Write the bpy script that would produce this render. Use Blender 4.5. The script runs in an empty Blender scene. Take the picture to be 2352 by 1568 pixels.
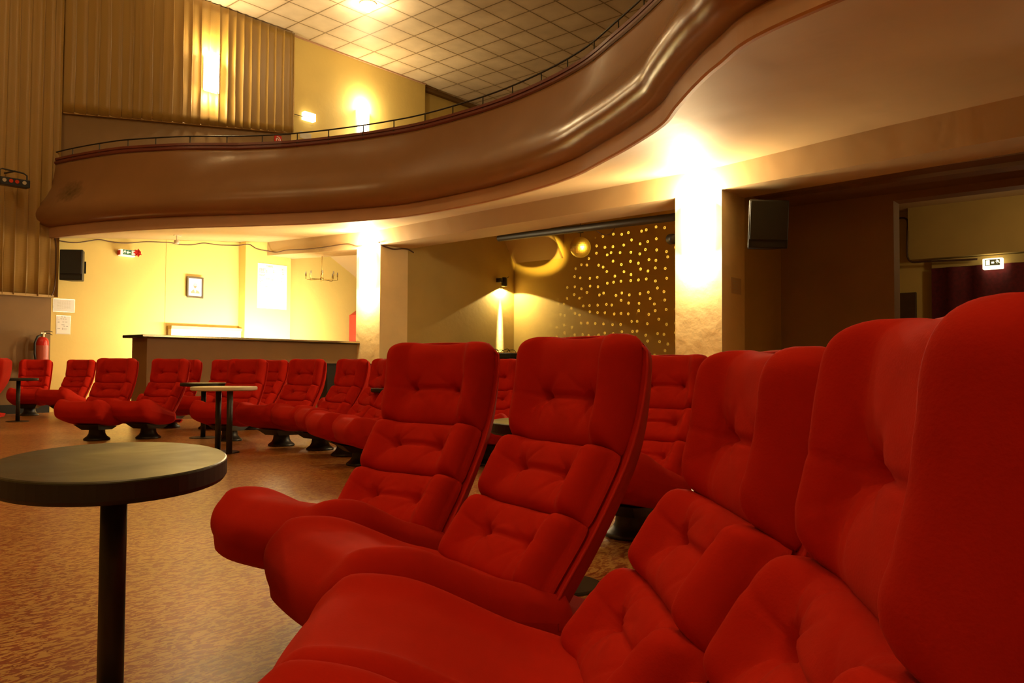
import bpy, bmesh, math, random
from mathutils import Vector, Matrix
random.seed(7)
C = bpy.context.scene.collection
PI = math.pi
H = 0.79                       # eye height above the floor

# ------------------------------------------------------------------ camera
FPX = 1824.0
YAW, PIT, ROL = math.radians(40.824), math.radians(1.79), math.radians(.333)
fwd = Vector((math.cos(YAW)*math.cos(PIT), math.sin(YAW)*math.cos(PIT), math.sin(PIT)))
rgt = Vector((math.sin(YAW), -math.cos(YAW), 0))
upv = rgt.cross(fwd)
r2 = rgt*math.cos(ROL) + upv*math.sin(ROL)
u2 = r2.cross(fwd)
cam = bpy.data.cameras.new('camera'); camo = bpy.data.objects.new('camera', cam); C.objects.link(camo)
camo.matrix_world = Matrix(((r2.x, u2.x, -fwd.x, 0), (r2.y, u2.y, -fwd.y, 0), (r2.z, u2.z, -fwd.z, H), (0, 0, 0, 1)))
cam.sensor_width = 36.0; cam.lens = FPX/2352*36.0; cam.clip_start = .02; cam.clip_end = 200
cam.dof.use_dof = False
bpy.context.scene.camera = camo

def ray(px, py): return (px-1176)/FPX*r2 + (784-py)/FPX*u2 + fwd
def onx(px, py, X): v = ray(px, py); return v*(X/v.x) + Vector((0, 0, H))
def ony(px, py, Y): v = ray(px, py); return v*(Y/v.y) + Vector((0, 0, H))
def onz(px, py, Z): v = ray(px, py); return v*((Z-H)/v.z) + Vector((0, 0, H))

# ------------------------------------------------------------------ materials
def new_mat(name):
    m = bpy.data.materials.new(name); m.use_nodes = True
    nt = m.node_tree; b = nt.nodes['Principled BSDF']
    return m, nt, b
def N(nt, t, **kw):
    n = nt.nodes.new(t)
    for k, v in kw.items(): setattr(n, k, v)
    return n
def ramp(nt, stops):
    r = N(nt, 'ShaderNodeValToRGB'); e = r.color_ramp.elements
    while len(e) < len(stops): e.new(.5)
    for i, (p, c) in enumerate(stops): e[i].position = p; e[i].color = (*c, 1)
    return r
def mat(name, col, rough=.6, metal=0, noise=0, nscale=4, bump=0, bscale=40, spec=.5, coat=0, sheen=0):
    m, nt, b = new_mat(name)
    b.inputs['Roughness'].default_value = rough; b.inputs['Metallic'].default_value = metal
    b.inputs['Specular IOR Level'].default_value = spec
    b.inputs['Coat Weight'].default_value = coat
    if sheen: b.inputs['Sheen Weight'].default_value = sheen; b.inputs['Sheen Roughness'].default_value = .45; b.inputs['Sheen Tint'].default_value = (1, .35, .2, 1)
    tc = N(nt, 'ShaderNodeTexCoord')
    n = N(nt, 'ShaderNodeTexNoise'); n.inputs['Scale'].default_value = nscale; n.inputs['Detail'].default_value = 6
    nt.links.new(tc.outputs['Object'], n.inputs['Vector'])
    k = 1-noise
    r = ramp(nt, [(.3, tuple(c*k for c in col)), (.7, tuple(min(1, c*(1+noise*.6)) for c in col))])
    nt.links.new(n.outputs['Fac'], r.inputs['Fac']); nt.links.new(r.outputs['Color'], b.inputs['Base Color'])
    if bump:
        n2 = N(nt, 'ShaderNodeTexNoise'); n2.inputs['Scale'].default_value = bscale; n2.inputs['Detail'].default_value = 8
        nt.links.new(tc.outputs['Object'], n2.inputs['Vector'])
        bp = N(nt, 'ShaderNodeBump'); bp.inputs['Strength'].default_value = 1; bp.inputs['Distance'].default_value = bump
        nt.links.new(n2.outputs['Fac'], bp.inputs['Height']); nt.links.new(bp.outputs['Normal'], b.inputs['Normal'])
    return m
def emit(name, col, s):
    m, nt, b = new_mat(name)
    b.inputs['Base Color'].default_value = (*col, 1); b.inputs['Emission Color'].default_value = (*col, 1); b.inputs['Emission Strength'].default_value = s
    return m
M = {}
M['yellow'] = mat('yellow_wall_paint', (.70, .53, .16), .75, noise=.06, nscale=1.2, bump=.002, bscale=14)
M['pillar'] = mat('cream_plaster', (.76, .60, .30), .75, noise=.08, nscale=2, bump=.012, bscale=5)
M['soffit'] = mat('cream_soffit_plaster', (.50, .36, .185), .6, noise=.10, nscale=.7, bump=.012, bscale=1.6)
M['tan'] = mat('dimmed_yellow_wall_paint', (.47, .34, .10), .8, noise=.08, nscale=1.5, bump=.002, bscale=14)  # yellow wall paint darkened: shade of the unlit walls put into the colour
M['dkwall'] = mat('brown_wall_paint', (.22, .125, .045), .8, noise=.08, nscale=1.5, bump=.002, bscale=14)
M['brown'] = mat('brown_wainscot_paint', (.23, .13, .042), .6, noise=.08, nscale=2, bump=.001, bscale=30)
M['parapet'] = mat('glossy_brown_parapet_paint', (.25, .125, .052), .27, noise=.10, nscale=.9, bump=.006, bscale=3.5, spec=.5)
M['fascia'] = mat('fascia_paint', (.50, .30, .17), .5, noise=.08, nscale=2)
M['band'] = mat('dark_red_moulding', (.15, .035, .022), .35, noise=.1, nscale=3)
M['iron'] = mat('dark_painted_iron', (.035, .03, .022), .4, metal=.5)
M['black'] = mat('black_laminate', (.014, .013, .010), .6, noise=.2, nscale=12)
M['blackmetal'] = mat('black_metal', (.02, .018, .014), .45, noise=.2, nscale=9)
M['blackbox'] = mat('black_speaker_cabinet', (.012, .012, .012), .5, noise=.2, nscale=20)
M['grille'] = mat('speaker_grille', (.02, .022, .022), .6, noise=.4, nscale=300, bump=.001, bscale=400)
M['red'] = mat('red_velour', (.50, .017, .008), .9, noise=.08, nscale=9, bump=.0004, bscale=300, spec=.06, sheen=.05)
M['redpipe'] = mat('red_piping', (.55, .02, .012), .7, spec=.2)
M['chrome'] = mat('steel_edge', (.75, .65, .45), .22, metal=1)
M['tabletop'] = None
M['white'] = mat('white_laminate', (.75, .68, .5), .35)
M['paper'] = mat('white_paper', (.8, .78, .72), .7)
M['film'] = mat('plastic_film', (.62, .58, .5), .12, spec=.8)
M['ink'] = mat('grey_ink', (.16, .15, .14), .8)
M['faint'] = mat('faint_ink', (.5, .47, .36), .8)
M['wood'] = mat('light_wood', (.5, .33, .12), .5, noise=.2, nscale=6)
M['brass'] = mat('brass', (.35, .24, .08), .35, metal=.9)
M['signred'] = mat('red_enamel', (.55, .03, .02), .35)
M['extred'] = mat('extinguisher_red', (.6, .02, .015), .25)
M['green'] = emit('exit_green', (.01, .12, .06), .25)
M['signwhite'] = emit('exit_white', (1, .86, .55), .8)
M['signglow'] = emit('exit_glow', (1, .84, .5), 3.2)
M['wooddoor'] = mat('dark_door', (.10, .05, .02), .5, noise=.2, nscale=6)
M['cable'] = mat('brown_cable', (.09, .04, .02), .6)
M['cablered'] = mat('red_plastic', (.5, .05, .02), .5)
M['lensglass'] = mat('lens_glass', (.5, .5, .5), .08, metal=.6)
M['dkcurtain'] = mat('dark_red_curtain', (.10, .006, .008), .9, noise=.3, nscale=20)
M['darkpanel'] = mat('black_panel', (.012, .012, .008), .6)
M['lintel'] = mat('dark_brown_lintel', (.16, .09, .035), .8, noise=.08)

def tabletop_mat():
    m, nt, b = new_mat('worn_black_tabletop')
    tc = N(nt, 'ShaderNodeTexCoord'); n = N(nt, 'ShaderNodeTexNoise'); n.inputs['Scale'].default_value = 5; n.inputs['Detail'].default_value = 8; n.inputs['Distortion'].default_value = .8
    nt.links.new(tc.outputs['Object'], n.inputs['Vector'])
    r = ramp(nt, [(.35, (.020, .018, .007)), (.7, (.055, .050, .020))]); nt.links.new(n.outputs['Fac'], r.inputs['Fac']); nt.links.new(r.outputs['Color'], b.inputs['Base Color'])
    r2_ = ramp(nt, [(.35, (.28, .28, .28)), (.7, (.42, .42, .42))]); nt.links.new(n.outputs['Fac'], r2_.inputs['Fac']); nt.links.new(r2_.outputs['Color'], b.inputs['Roughness']); b.inputs['Specular IOR Level'].default_value = .3
    return m
M['tabletop'] = tabletop_mat()

def ceiling_mat():
    m, nt, b = new_mat('square_ceiling_tiles')
    tc = N(nt, 'ShaderNodeTexCoord'); sp = N(nt, 'ShaderNodeSeparateXYZ'); nt.links.new(tc.outputs['Object'], sp.inputs[0])
    S = .65; outs = []
    for ax, o in (('X', 14.05*S), ('Y', 20.98*S)):
        a = N(nt, 'ShaderNodeMath', operation='SUBTRACT'); a.inputs[1].default_value = o-S*100; nt.links.new(sp.outputs[ax], a.inputs[0])
        d = N(nt, 'ShaderNodeMath', operation='DIVIDE'); d.inputs[1].default_value = S; nt.links.new(a.outputs[0], d.inputs[0])
        f = N(nt, 'ShaderNodeMath', operation='FRACT'); nt.links.new(d.outputs[0], f.inputs[0])
        s = N(nt, 'ShaderNodeMath', operation='SUBTRACT'); s.inputs[1].default_value = .5; nt.links.new(f.outputs[0], s.inputs[0])
        ab = N(nt, 'ShaderNodeMath', operation='ABSOLUTE'); nt.links.new(s.outputs[0], ab.inputs[0]); outs.append(ab)
    mx = N(nt, 'ShaderNodeMath', operation='MAXIMUM'); nt.links.new(outs[0].outputs[0], mx.inputs[0]); nt.links.new(outs[1].outputs[0], mx.inputs[1])
    nz = N(nt, 'ShaderNodeTexNoise'); nz.inputs['Scale'].default_value = 1.6; nz.inputs['Detail'].default_value = 5; nt.links.new(tc.outputs['Object'], nz.inputs['Vector'])
    r = ramp(nt, [(.30, (.72, .60, .42)), (.455, (.67, .54, .36)), (.482, (.50, .38, .22)), (.49, (.17, .11, .05))]); nt.links.new(mx.outputs[0], r.inputs['Fac'])
    r3 = ramp(nt, [(.3, (.82, .80, .76)), (.7, (1.05, 1.05, 1.05))]); nt.links.new(nz.outputs['Fac'], r3.inputs['Fac'])
    mm = N(nt, 'ShaderNodeMix', data_type='RGBA', blend_type='MULTIPLY'); mm.inputs['Factor'].default_value = 1
    nt.links.new(r.outputs['Color'], mm.inputs[6]); nt.links.new(r3.outputs['Color'], mm.inputs[7]); nt.links.new(mm.outputs[2], b.inputs['Base Color'])
    b.inputs['Roughness'].default_value = .5
    return m
M['ceiling'] = ceiling_mat()

def floor_mat():
    m, nt, b = new_mat('mottled_linoleum')
    tc = N(nt, 'ShaderNodeTexCoord'); mp = N(nt, 'ShaderNodeMapping')
    mp.inputs['Rotation'].default_value = (0, 0, math.radians(49+8)); mp.inputs['Scale'].default_value = (19, 52, 1)
    # streaks run across the view line, like the printed pattern of the sheet
    nt.links.new(tc.outputs['Object'], mp.inputs['Vector'])
    n = N(nt, 'ShaderNodeTexNoise'); n.inputs['Scale'].default_value = 1.35; n.inputs['Detail'].default_value = 4; n.inputs['Roughness'].default_value = .6; n.inputs['Distortion'].default_value = .9
    nt.links.new(mp.outputs['Vector'], n.inputs['Vector'])
    r = ramp(nt, [(.486, (.33, .055, .012)), (.508, (.64, .37, .11))]); nt.links.new(n.outputs['Fac'], r.inputs['Fac'])
    n2 = N(nt, 'ShaderNodeTexNoise'); n2.inputs['Scale'].default_value = .9; n2.inputs['Detail'].default_value = 4; nt.links.new(tc.outputs['Object'], n2.inputs['Vector'])
    r3 = ramp(nt, [(.35, (.70, .68, .62)), (.7, (1, 1, 1))]); nt.links.new(n2.outputs['Fac'], r3.inputs['Fac'])
    mm = N(nt, 'ShaderNodeMix', data_type='RGBA', blend_type='MULTIPLY'); mm.inputs['Factor'].default_value = 1
    nt.links.new(r.outputs['Color'], mm.inputs[6]); nt.links.new(r3.outputs['Color'], mm.inputs[7]); nt.links.new(mm.outputs[2], b.inputs['Base Color'])
    b.inputs['Roughness'].default_value = .30; b.inputs['Specular IOR Level'].default_value = .5
    bp = N(nt, 'ShaderNodeBump'); bp.inputs['Distance'].default_value = .0006; nt.links.new(n.outputs['Fac'], bp.inputs['Height']); nt.links.new(bp.outputs['Normal'], b.inputs['Normal'])
    return m
M['floor'] = floor_mat()

def curtain_mat():
    m, nt, b = new_mat('gold_curtain_cloth')
    tc = N(nt, 'ShaderNodeTexCoord'); w = N(nt, 'ShaderNodeTexWave', wave_type='BANDS', bands_direction='Z'); w.inputs['Scale'].default_value = 22; w.inputs['Distortion'].default_value = 1.5
    nt.links.new(tc.outputs['Object'], w.inputs['Vector'])
    r = ramp(nt, [(.2, (.27, .152, .016)), (.8, (.34, .19, .024))]); nt.links.new(w.outputs['Fac'], r.inputs['Fac']); nt.links.new(r.outputs['Color'], b.inputs['Base Color'])
    b.inputs['Roughness'].default_value = .5; b.inputs['Sheen Weight'].default_value = .3; b.inputs['Specular IOR Level'].default_value = .6
    return m
M['curtain'] = curtain_mat()

def stain(m, c, rad, col):
    nt = m.node_tree; b = nt.nodes['Principled BSDF']; src = b.inputs['Base Color'].links[0].from_socket
    tc = N(nt, 'ShaderNodeTexCoord'); sb = N(nt, 'ShaderNodeVectorMath', operation='SUBTRACT'); sb.inputs[1].default_value = c; nt.links.new(tc.outputs['Object'], sb.inputs[0])
    ml = N(nt, 'ShaderNodeVectorMath', operation='DIVIDE'); ml.inputs[1].default_value = rad; nt.links.new(sb.outputs[0], ml.inputs[0])
    ln = N(nt, 'ShaderNodeVectorMath', operation='LENGTH'); nt.links.new(ml.outputs[0], ln.inputs[0])
    nz = N(nt, 'ShaderNodeTexNoise'); nz.inputs['Scale'].default_value = 14; nt.links.new(tc.outputs['Object'], nz.inputs['Vector'])
    ad = N(nt, 'ShaderNodeMath', operation='ADD'); nt.links.new(ln.outputs['Value'], ad.inputs[0]); n4 = N(nt, 'ShaderNodeMath', operation='MULTIPLY'); n4.inputs[1].default_value = .5; nt.links.new(nz.outputs['Fac'], n4.inputs[0]); nt.links.new(n4.outputs[0], ad.inputs[1])
    r = ramp(nt, [(.35, (.85, .85, .85)), (1.0, (0, 0, 0))]); nt.links.new(ad.outputs[0], r.inputs['Fac'])
    mx = N(nt, 'ShaderNodeMix', data_type='RGBA'); nt.links.new(r.outputs['Color'], mx.inputs['Factor']); nt.links.new(src, mx.inputs[6]); mx.inputs[7].default_value = (*col, 1)
    nt.links.new(mx.outputs[2], b.inputs['Base Color'])
q_ = onz(146, 432, 2.74+H)
stain(M['parapet'], tuple(q_), (.42, .55, .30), (.030, .022, .008))

# ------------------------------------------------------------------ mesh helpers
class MB:
    def __init__(s): s.v = []; s.f = []
    def add(s, vs, fs, Mx=None):
        o = len(s.v)
        for p in vs:
            p = Vector(p); s.v.append(Mx @ p if Mx else p)
        s.f += [tuple(i+o for i in f) for f in fs]; return s
    def box(s, a, b, Mx=None):
        (x0, y0, z0), (x1, y1, z1) = a, b
        vs = [(x0, y0, z0), (x1, y0, z0), (x1, y1, z0), (x0, y1, z0), (x0, y0, z1), (x1, y0, z1), (x1, y1, z1), (x0, y1, z1)]
        return s.add(vs, [(0, 3, 2, 1), (4, 5, 6, 7), (0, 1, 5, 4), (1, 2, 6, 5), (2, 3, 7, 6), (3, 0, 4, 7)], Mx)
    def grid(s, P, closed_u=False, Mx=None):
        nu = len(P); nv = len(P[0]); vs = [p for r in P for p in r]; fs = []
        for i in range(nu-(0 if closed_u else 1)):
            for j in range(nv-1):
                a = i*nv+j; b_ = ((i+1) % nu)*nv+j
                fs.append((a, b_, b_+1, a+1))
        return s.add(vs, fs, Mx)
    def tube(s, pts, r, n=10, cap=True, closed=False):
        pts = [Vector(p) for p in pts]; rings = []; m = len(pts); prev = None
        for i, p in enumerate(pts):
            if closed: t = pts[(i+1) % m]-pts[i-1]
            else: t = pts[min(i+1, m-1)]-pts[max(i-1, 0)]
            t.normalize()
            if prev is None:
                a = Vector((0, 0, 1)) if abs(t.z) < .9 else Vector((1, 0, 0)); x = a.cross(t).normalized()
            else:
                x = (prev - t*prev.dot(t)).normalized()
            prev = x; y = t.cross(x); rr = r[i] if isinstance(r, (list, tuple)) else r
            rings.append([p+(x*math.cos(2*PI*k/n)+y*math.sin(2*PI*k/n))*rr for k in range(n)])
        o = len(s.v)
        for R in rings: s.v += R
        for i in range(m if closed else m-1):
            for k in range(n):
                a = o+i*n+k; b_ = o+i*n+(k+1) % n; c = o+((i+1) % m)*n+(k+1) % n; d = o+((i+1) % m)*n+k
                s.f.append((a, b_, c, d))
        if cap and not closed:
            s.f.append(tuple(o+k for k in range(n))[::-1]); s.f.append(tuple(o+(m-1)*n+k for k in range(n)))
        return s
    def lathe(s, prof, n=40, sx=1, sy=1, Mx=None, loc=(0, 0, 0)):
        rings = [[(loc[0]+r*math.cos(2*PI*k/n)*sx, loc[1]+r*math.sin(2*PI*k/n)*sy, loc[2]+z) for k in range(n)] for r, z in prof]
        vs = [p for R in rings for p in R]; fs = []
        for i in range(len(prof)-1):
            for k in range(n):
                fs.append((i*n+k, i*n+(k+1) % n, (i+1)*n+(k+1) % n, (i+1)*n+k))
        fs.append(tuple(range(n))[::-1]); fs.append(tuple((len(prof)-1)*n+k for k in range(n)))
        return s.add(vs, fs, Mx)
    def prism(s, poly, depth, Mx):
        n = len(poly); vs = [(x, y, 0) for x, y in poly]+[(x, y, depth) for x, y in poly]
        fs = [tuple(range(n))[::-1], tuple(range(n, 2*n))]+[(i, (i+1) % n, n+(i+1) % n, n+i) for i in range(n)]
        return s.add(vs, fs, Mx)
    def build(s, name, m, parent=None, smooth=False, bevel=0, seg=2, label=None):
        me = bpy.data.meshes.new(name); me.from_pydata([tuple(p) for p in s.v], [], s.f); me.update()
        bm = bmesh.new(); bm.from_mesh(me); bmesh.ops.recalc_face_normals(bm, faces=bm.faces)
        if smooth: bmesh.ops.remove_doubles(bm, verts=bm.verts, dist=1e-5)
        bm.to_mesh(me); bm.free()
        if smooth:
            for p in me.polygons: p.use_smooth = True
        me.materials.append(m)
        o = bpy.data.objects.new(name, me); C.objects.link(o)
        if parent: o.parent = parent
        if bevel:
            b = o.modifiers.new('bevel', 'BEVEL'); b.width = bevel; b.segments = seg; b.limit_method = 'ANGLE'; b.angle_limit = math.radians(40)
            for p in me.polygons: p.use_smooth = True
            try: me.set_sharp_from_angle(angle=math.radians(40))
            except Exception: pass
        if label: o['label'] = label
        return o
def tag(o, label=None, cat=None, group=None, kind=None):
    if label: o['label'] = label
    if cat: o['category'] = cat
    if group: o['group'] = group
    if kind: o['kind'] = kind
    return o
def thing(name, loc, rz, label, cat, group=None):
    o = bpy.data.objects.new(name, None); C.objects.link(o); o.location = loc; o.rotation_euler = (0, 0, rz); o.empty_display_size = .1
    return tag(o, label, cat, group)
def struct(mb, name, m, label=None, smooth=False):
    return tag(mb.build(name, m, smooth=smooth), label, None, None, 'structure')
def copy_tree(o, parent=None):
    c = o.copy(); C.objects.link(c)
    if parent: c.parent = parent
    for ch in list(o.children): copy_tree(ch, c)
    return c
def crom(P, n):
    out = []; P = [Vector(p) for p in P]
    for i in range(len(P)-1):
        a = P[max(i-1, 0)]; b = P[i]; c = P[i+1]; d = P[min(i+2, len(P)-1)]
        for k in range(n):
            t = k/n
            out.append(.5*((2*b)+(c-a)*t+(2*a-5*b+4*c-d)*t*t+(3*b-a-3*c+d)*t**3))
    out.append(P[-1]); return out
def sm(a, b, x):
    t = min(max((x-a)/(b-a), 0), 1); return t*t*(3-2*t)
def interp(x, pts):
    if x <= pts[0][0]: return pts[0][1]
    for (a, va), (b, vb) in zip(pts, pts[1:]):
        if x <= b: return va+(vb-va)*(x-a)/(b-a)
    return pts[-1][1]
def light(name, kind, loc, power, col=(1, .72, .38), size=.1, rot=None, spot=None, blend=.3, parent=None):
    l = bpy.data.lights.new(name, kind); l.energy = power; l.color = col
    if kind in ('POINT', 'SPOT'): l.shadow_soft_size = size
    if kind == 'SPOT': l.spot_size = math.radians(spot); l.spot_blend = blend
    if kind == 'AREA': l.size = size
    o = bpy.data.objects.new(name, l); C.objects.link(o)
    if parent: o.parent = parent
    o.location = loc
    if rot is not None:   # rot = direction
        o.rotation_euler = Vector(rot).to_track_quat('-Z', 'Y').to_euler()
    return o
WARM = (1, .70, .34)

# ------------------------------------------------------------------ room shell
YW, CZ = 14.24, 6.91+H
struct(MB().box((-9, -7, -.2), (25, 15, 0)), 'floor', M['floor'])
struct(MB().box((-9, -7, CZ), (25, 15, CZ+.2)), 'ceiling', M['ceiling'])
w = MB().box((-9, YW, 0), (13.17, YW+.8, CZ)).box((13.17, YW+.25, 0), (25, YW+.8, CZ))
struct(w, 'wall_left', M['yellow'])
struct(MB().box((-9.2, -7, 0), (-9, 15, CZ)), 'wall_front', M['tan'])
struct(MB().box((-9, -7.2, 0), (25, -7, CZ)), 'wall_right', M['tan'])
struct(MB().box((25, -7, 0), (25.2, 15, CZ)), 'wall_back', M['tan'])
struct(MB().box((13.17, YW+.13, CZ-.09), (25, YW+.25, CZ)), 'trim_1', M['brown'])
# thin batten along the top edge of the left wall
struct(MB().box((-9, YW-.035, CZ-.03), (13.17, YW, CZ)), 'trim_2', M['fascia'])

# under-balcony beam (runs along y at x=8.73), pillars
BX0, BX1 = 8.73, 9.36
def bz(y): return H+interp(y, [(-7, 2.34), (1.2, 2.19), (4.26, 2.12), (4.87, 2.10), (10.5, 2.06), (11.15, 2.04), (14.24, 2.19)])
def btop(y): return H+interp(y, [(-7, 2.85), (1.2, 2.57), (2.47, 2.51), (4.27, 2.39), (10.5, 2.31), (14.24, 2.446)])
ys = [-7+i*(YW+7)/48 for i in range(49)]
P = [[(BX0, y, bz(y)) for y in ys], [(BX1, y, bz(y)) for y in ys], [(BX1, y, btop(y)+.3) for y in ys], [(BX0, y, btop(y)+.3) for y in ys]]
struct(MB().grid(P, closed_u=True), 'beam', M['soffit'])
struct(MB().box((BX0+.004, 10.52, 0), (BX1-.004, 11.16, bz(10.8)+.2)), 'pillar', M['pillar'])
struct(MB().box((BX0+.004, 4.26, 0), (BX1-.004, 4.88, bz(4.6)+.2)), 'pillar', M['pillar'])
# party wall behind the left pillar, alcove back wall, wall behind the right pillar
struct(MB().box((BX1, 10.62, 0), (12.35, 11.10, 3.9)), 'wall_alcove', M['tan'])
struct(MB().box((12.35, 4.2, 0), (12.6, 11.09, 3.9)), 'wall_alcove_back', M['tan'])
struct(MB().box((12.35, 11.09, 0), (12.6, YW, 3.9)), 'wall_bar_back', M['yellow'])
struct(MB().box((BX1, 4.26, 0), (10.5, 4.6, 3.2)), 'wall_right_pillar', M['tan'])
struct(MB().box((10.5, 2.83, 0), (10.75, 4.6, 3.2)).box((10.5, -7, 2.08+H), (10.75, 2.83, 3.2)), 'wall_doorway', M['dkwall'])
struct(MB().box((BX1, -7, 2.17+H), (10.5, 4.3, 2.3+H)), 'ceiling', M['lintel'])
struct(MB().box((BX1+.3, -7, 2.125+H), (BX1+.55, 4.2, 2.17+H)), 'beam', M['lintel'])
# sloped soffits in the two alcoves
def sloped(y0, y1, pts, m, t=.12):
    mb = MB(); P = [[(x, y0, z), (x, y1, z)] for x, z in pts]+[[(x, y0, z+t), (x, y1, z+t)] for x, z in reversed(pts)]
    mb.grid(P, closed_u=True)
    n = len(pts)
    return mb
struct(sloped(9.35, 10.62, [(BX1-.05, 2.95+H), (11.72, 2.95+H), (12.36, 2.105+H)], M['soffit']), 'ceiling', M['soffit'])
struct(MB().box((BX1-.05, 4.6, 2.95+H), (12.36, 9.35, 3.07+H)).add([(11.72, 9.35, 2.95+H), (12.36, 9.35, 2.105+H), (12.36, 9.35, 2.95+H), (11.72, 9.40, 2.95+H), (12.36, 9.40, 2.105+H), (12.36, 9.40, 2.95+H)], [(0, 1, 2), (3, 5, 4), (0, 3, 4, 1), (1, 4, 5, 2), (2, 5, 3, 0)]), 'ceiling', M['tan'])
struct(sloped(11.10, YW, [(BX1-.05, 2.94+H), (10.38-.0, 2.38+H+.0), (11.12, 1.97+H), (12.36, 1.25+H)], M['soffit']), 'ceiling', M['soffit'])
# pilaster at the bar wall
struct(MB().box((8.26, 14.0, 0), (9.28, YW+.02, btop(14)+.25)), 'pilaster', M['yellow'])
struct(MB().box((6.80, 14.234, 0), (8.262, YW+.02, 3.2)), 'wall_bar_recess', M['yellow'])
# far room seen through the doorway
struct(MB().box((14.6, -7, 0), (14.8, 5.2, 4.2)), 'wall_far_room', M['yellow'])
struct(MB().box((10.75, 5.0, 0), (14.6, 5.2, 4.2)), 'wall_far_room_side', M['yellow'])
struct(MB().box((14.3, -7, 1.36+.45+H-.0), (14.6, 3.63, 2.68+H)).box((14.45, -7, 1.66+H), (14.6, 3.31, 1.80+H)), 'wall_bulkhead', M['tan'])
struct(MB().box((10.75, -7, 2.68+H), (14.6, 5.2, 2.8+H)), 'ceiling', M['soffit'])
d = MB().box((14.56, 3.58, 0), (14.61, 3.98, 1.29+H)).build('door_1', M['wooddoor'], bevel=.01); tag(d, kind='structure')
MB().tube([(14.54, 3.70, 1.0), (14.54, 3.70, 1.25)], .01).build('door_handle', M['chrome'], d)

# brown wainscot parts on the left wall
struct(MB().box((-9, YW-.12, 0), (4.86, YW, 1.085+H)), 'wall_left_wainscot', M['brown'])
mb = MB(); a = [(4.975, 4.14), (9.36, 4.80)]
mb.add([(4.975, YW-.06, 2.4+H), (9.36, YW-.06, 2.4+H), (9.36, YW-.06, 4.82+H), (4.975, YW-.06, 4.16+H), (4.975, YW, 2.4+H), (9.36, YW, 2.4+H), (9.36, YW, 4.82+H), (4.975, YW, 4.16+H)],
       [(0, 1, 2, 3), (0, 4, 5, 1), (1, 5, 6, 2), (2, 6, 7, 3), (3, 7, 4, 0), (4, 7, 6, 5)])
struct(mb, 'wall_balcony_wainscot', M['brown'])
struct(MB().tube([(4.975, YW-.09, 4.155+H), (9.36, YW-.09, 4.815+H)], .02, 8), 'trim_3', M['wood'])
struct(MB().box((-9, YW-.2, 1.07+H), (4.87, YW-.1, 1.11+H)), 'trim_4', M['wood'])
struct(MB().box((-9, YW-.15, 0), (4.86, YW-.12, .14)), 'baseboard_left', M['darkpanel'])

# curtains
def curtain(name, x0, x1, zb0, zb1, y, label, pitch=.165, seed=1, flat=.045):
    rnd = random.Random(seed); xs = [x0]
    while xs[-1] < x1: xs.append(xs[-1]+pitch*rnd.uniform(.93, 1.07))
    xs[-1] = x1
    cols = []
    for i in range(len(xs)-1):
        L = xs[i+1]-xs[i]; dp = rnd.uniform(.8, 1.25)
        # flat panel, then a sharp rolled pleat edge
        for t, dd in ((0, 0), (.12, .15), (.35, .22), (.6, .3), (.78, .5), (.88, .9), (.93, 1.1), (.97, .8), (.995, .1)):
            cols.append((xs[i]+L*t, dd*flat*dp, i))
    cols.append((x1, 0, len(xs)))
    nz = 14; P = []
    for cx, dd, i in cols:
        row = []
        zb = zb0+(zb1-zb0)*(cx-x0)/(x1-x0)
        for k in range(nz+1):
            z = zb+(CZ-.02-zb)*k/nz
            sw = .006*math.sin(i*2.1+k*.5+seed)*(1-k/nz*.4)+.002*math.sin(cx*31+k*1.7)
            row.append((cx+sw, y-dd-abs(sw)*.4, z))
        P.append(row)
    o = MB().grid(P).build(name, M['curtain'], smooth=True)
    sm = o.modifiers.new('thick', 'SOLIDIFY'); sm.thickness = .01
    return tag(o, label, 'curtain')
curtain('gold_curtain', -4.0, 4.93, 1.08+H, 1.08+H, YW-.16, 'floor-to-ceiling pleated gold curtain at the far left edge, reaching below the balcony', seed=2)
curtain('gold_curtain', 4.96, 9.36, 4.15+H, 4.81+H, YW-.10, 'pleated gold curtain above the balcony with the glowing wall lamp on it', pitch=.18, seed=5)

# ------------------------------------------------------------------ balcony
lip = [(3.4, -7), (3.5, -4.5), (3.7, -2.2), (3.95, -.6), (4.25, .8), (4.56, 1.95), (4.87, 2.42), (5.12, 2.72), (5.47, 3.08), (5.80, 3.40), (6.16, 3.93), (6.46, 4.45), (6.80, 5.10), (7.05, 5.95), (7.18, 6.90), (7.16, 8.25), (6.80, 9.38), (6.33, 10.33), (5.60, 11.60), (5.14, 12.66), (4.86, 13.6), (4.74, YW-.02)]
lipc = crom([(x, y, 0) for x, y in lip], 8)
nor = []
for i, p in enumerate(lipc):
    t = (lipc[min(i+1, len(lipc)-1)]-lipc[max(i-1, 0)]).normalized(); nor.append(Vector((-t.y, t.x, 0)))   # +x side turned: points to hall (-x)
nor = [n if n.x < 0 or abs(n.x) < .2 and n.y < 0 else n for n in nor]
ZL = 2.216+H
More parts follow.
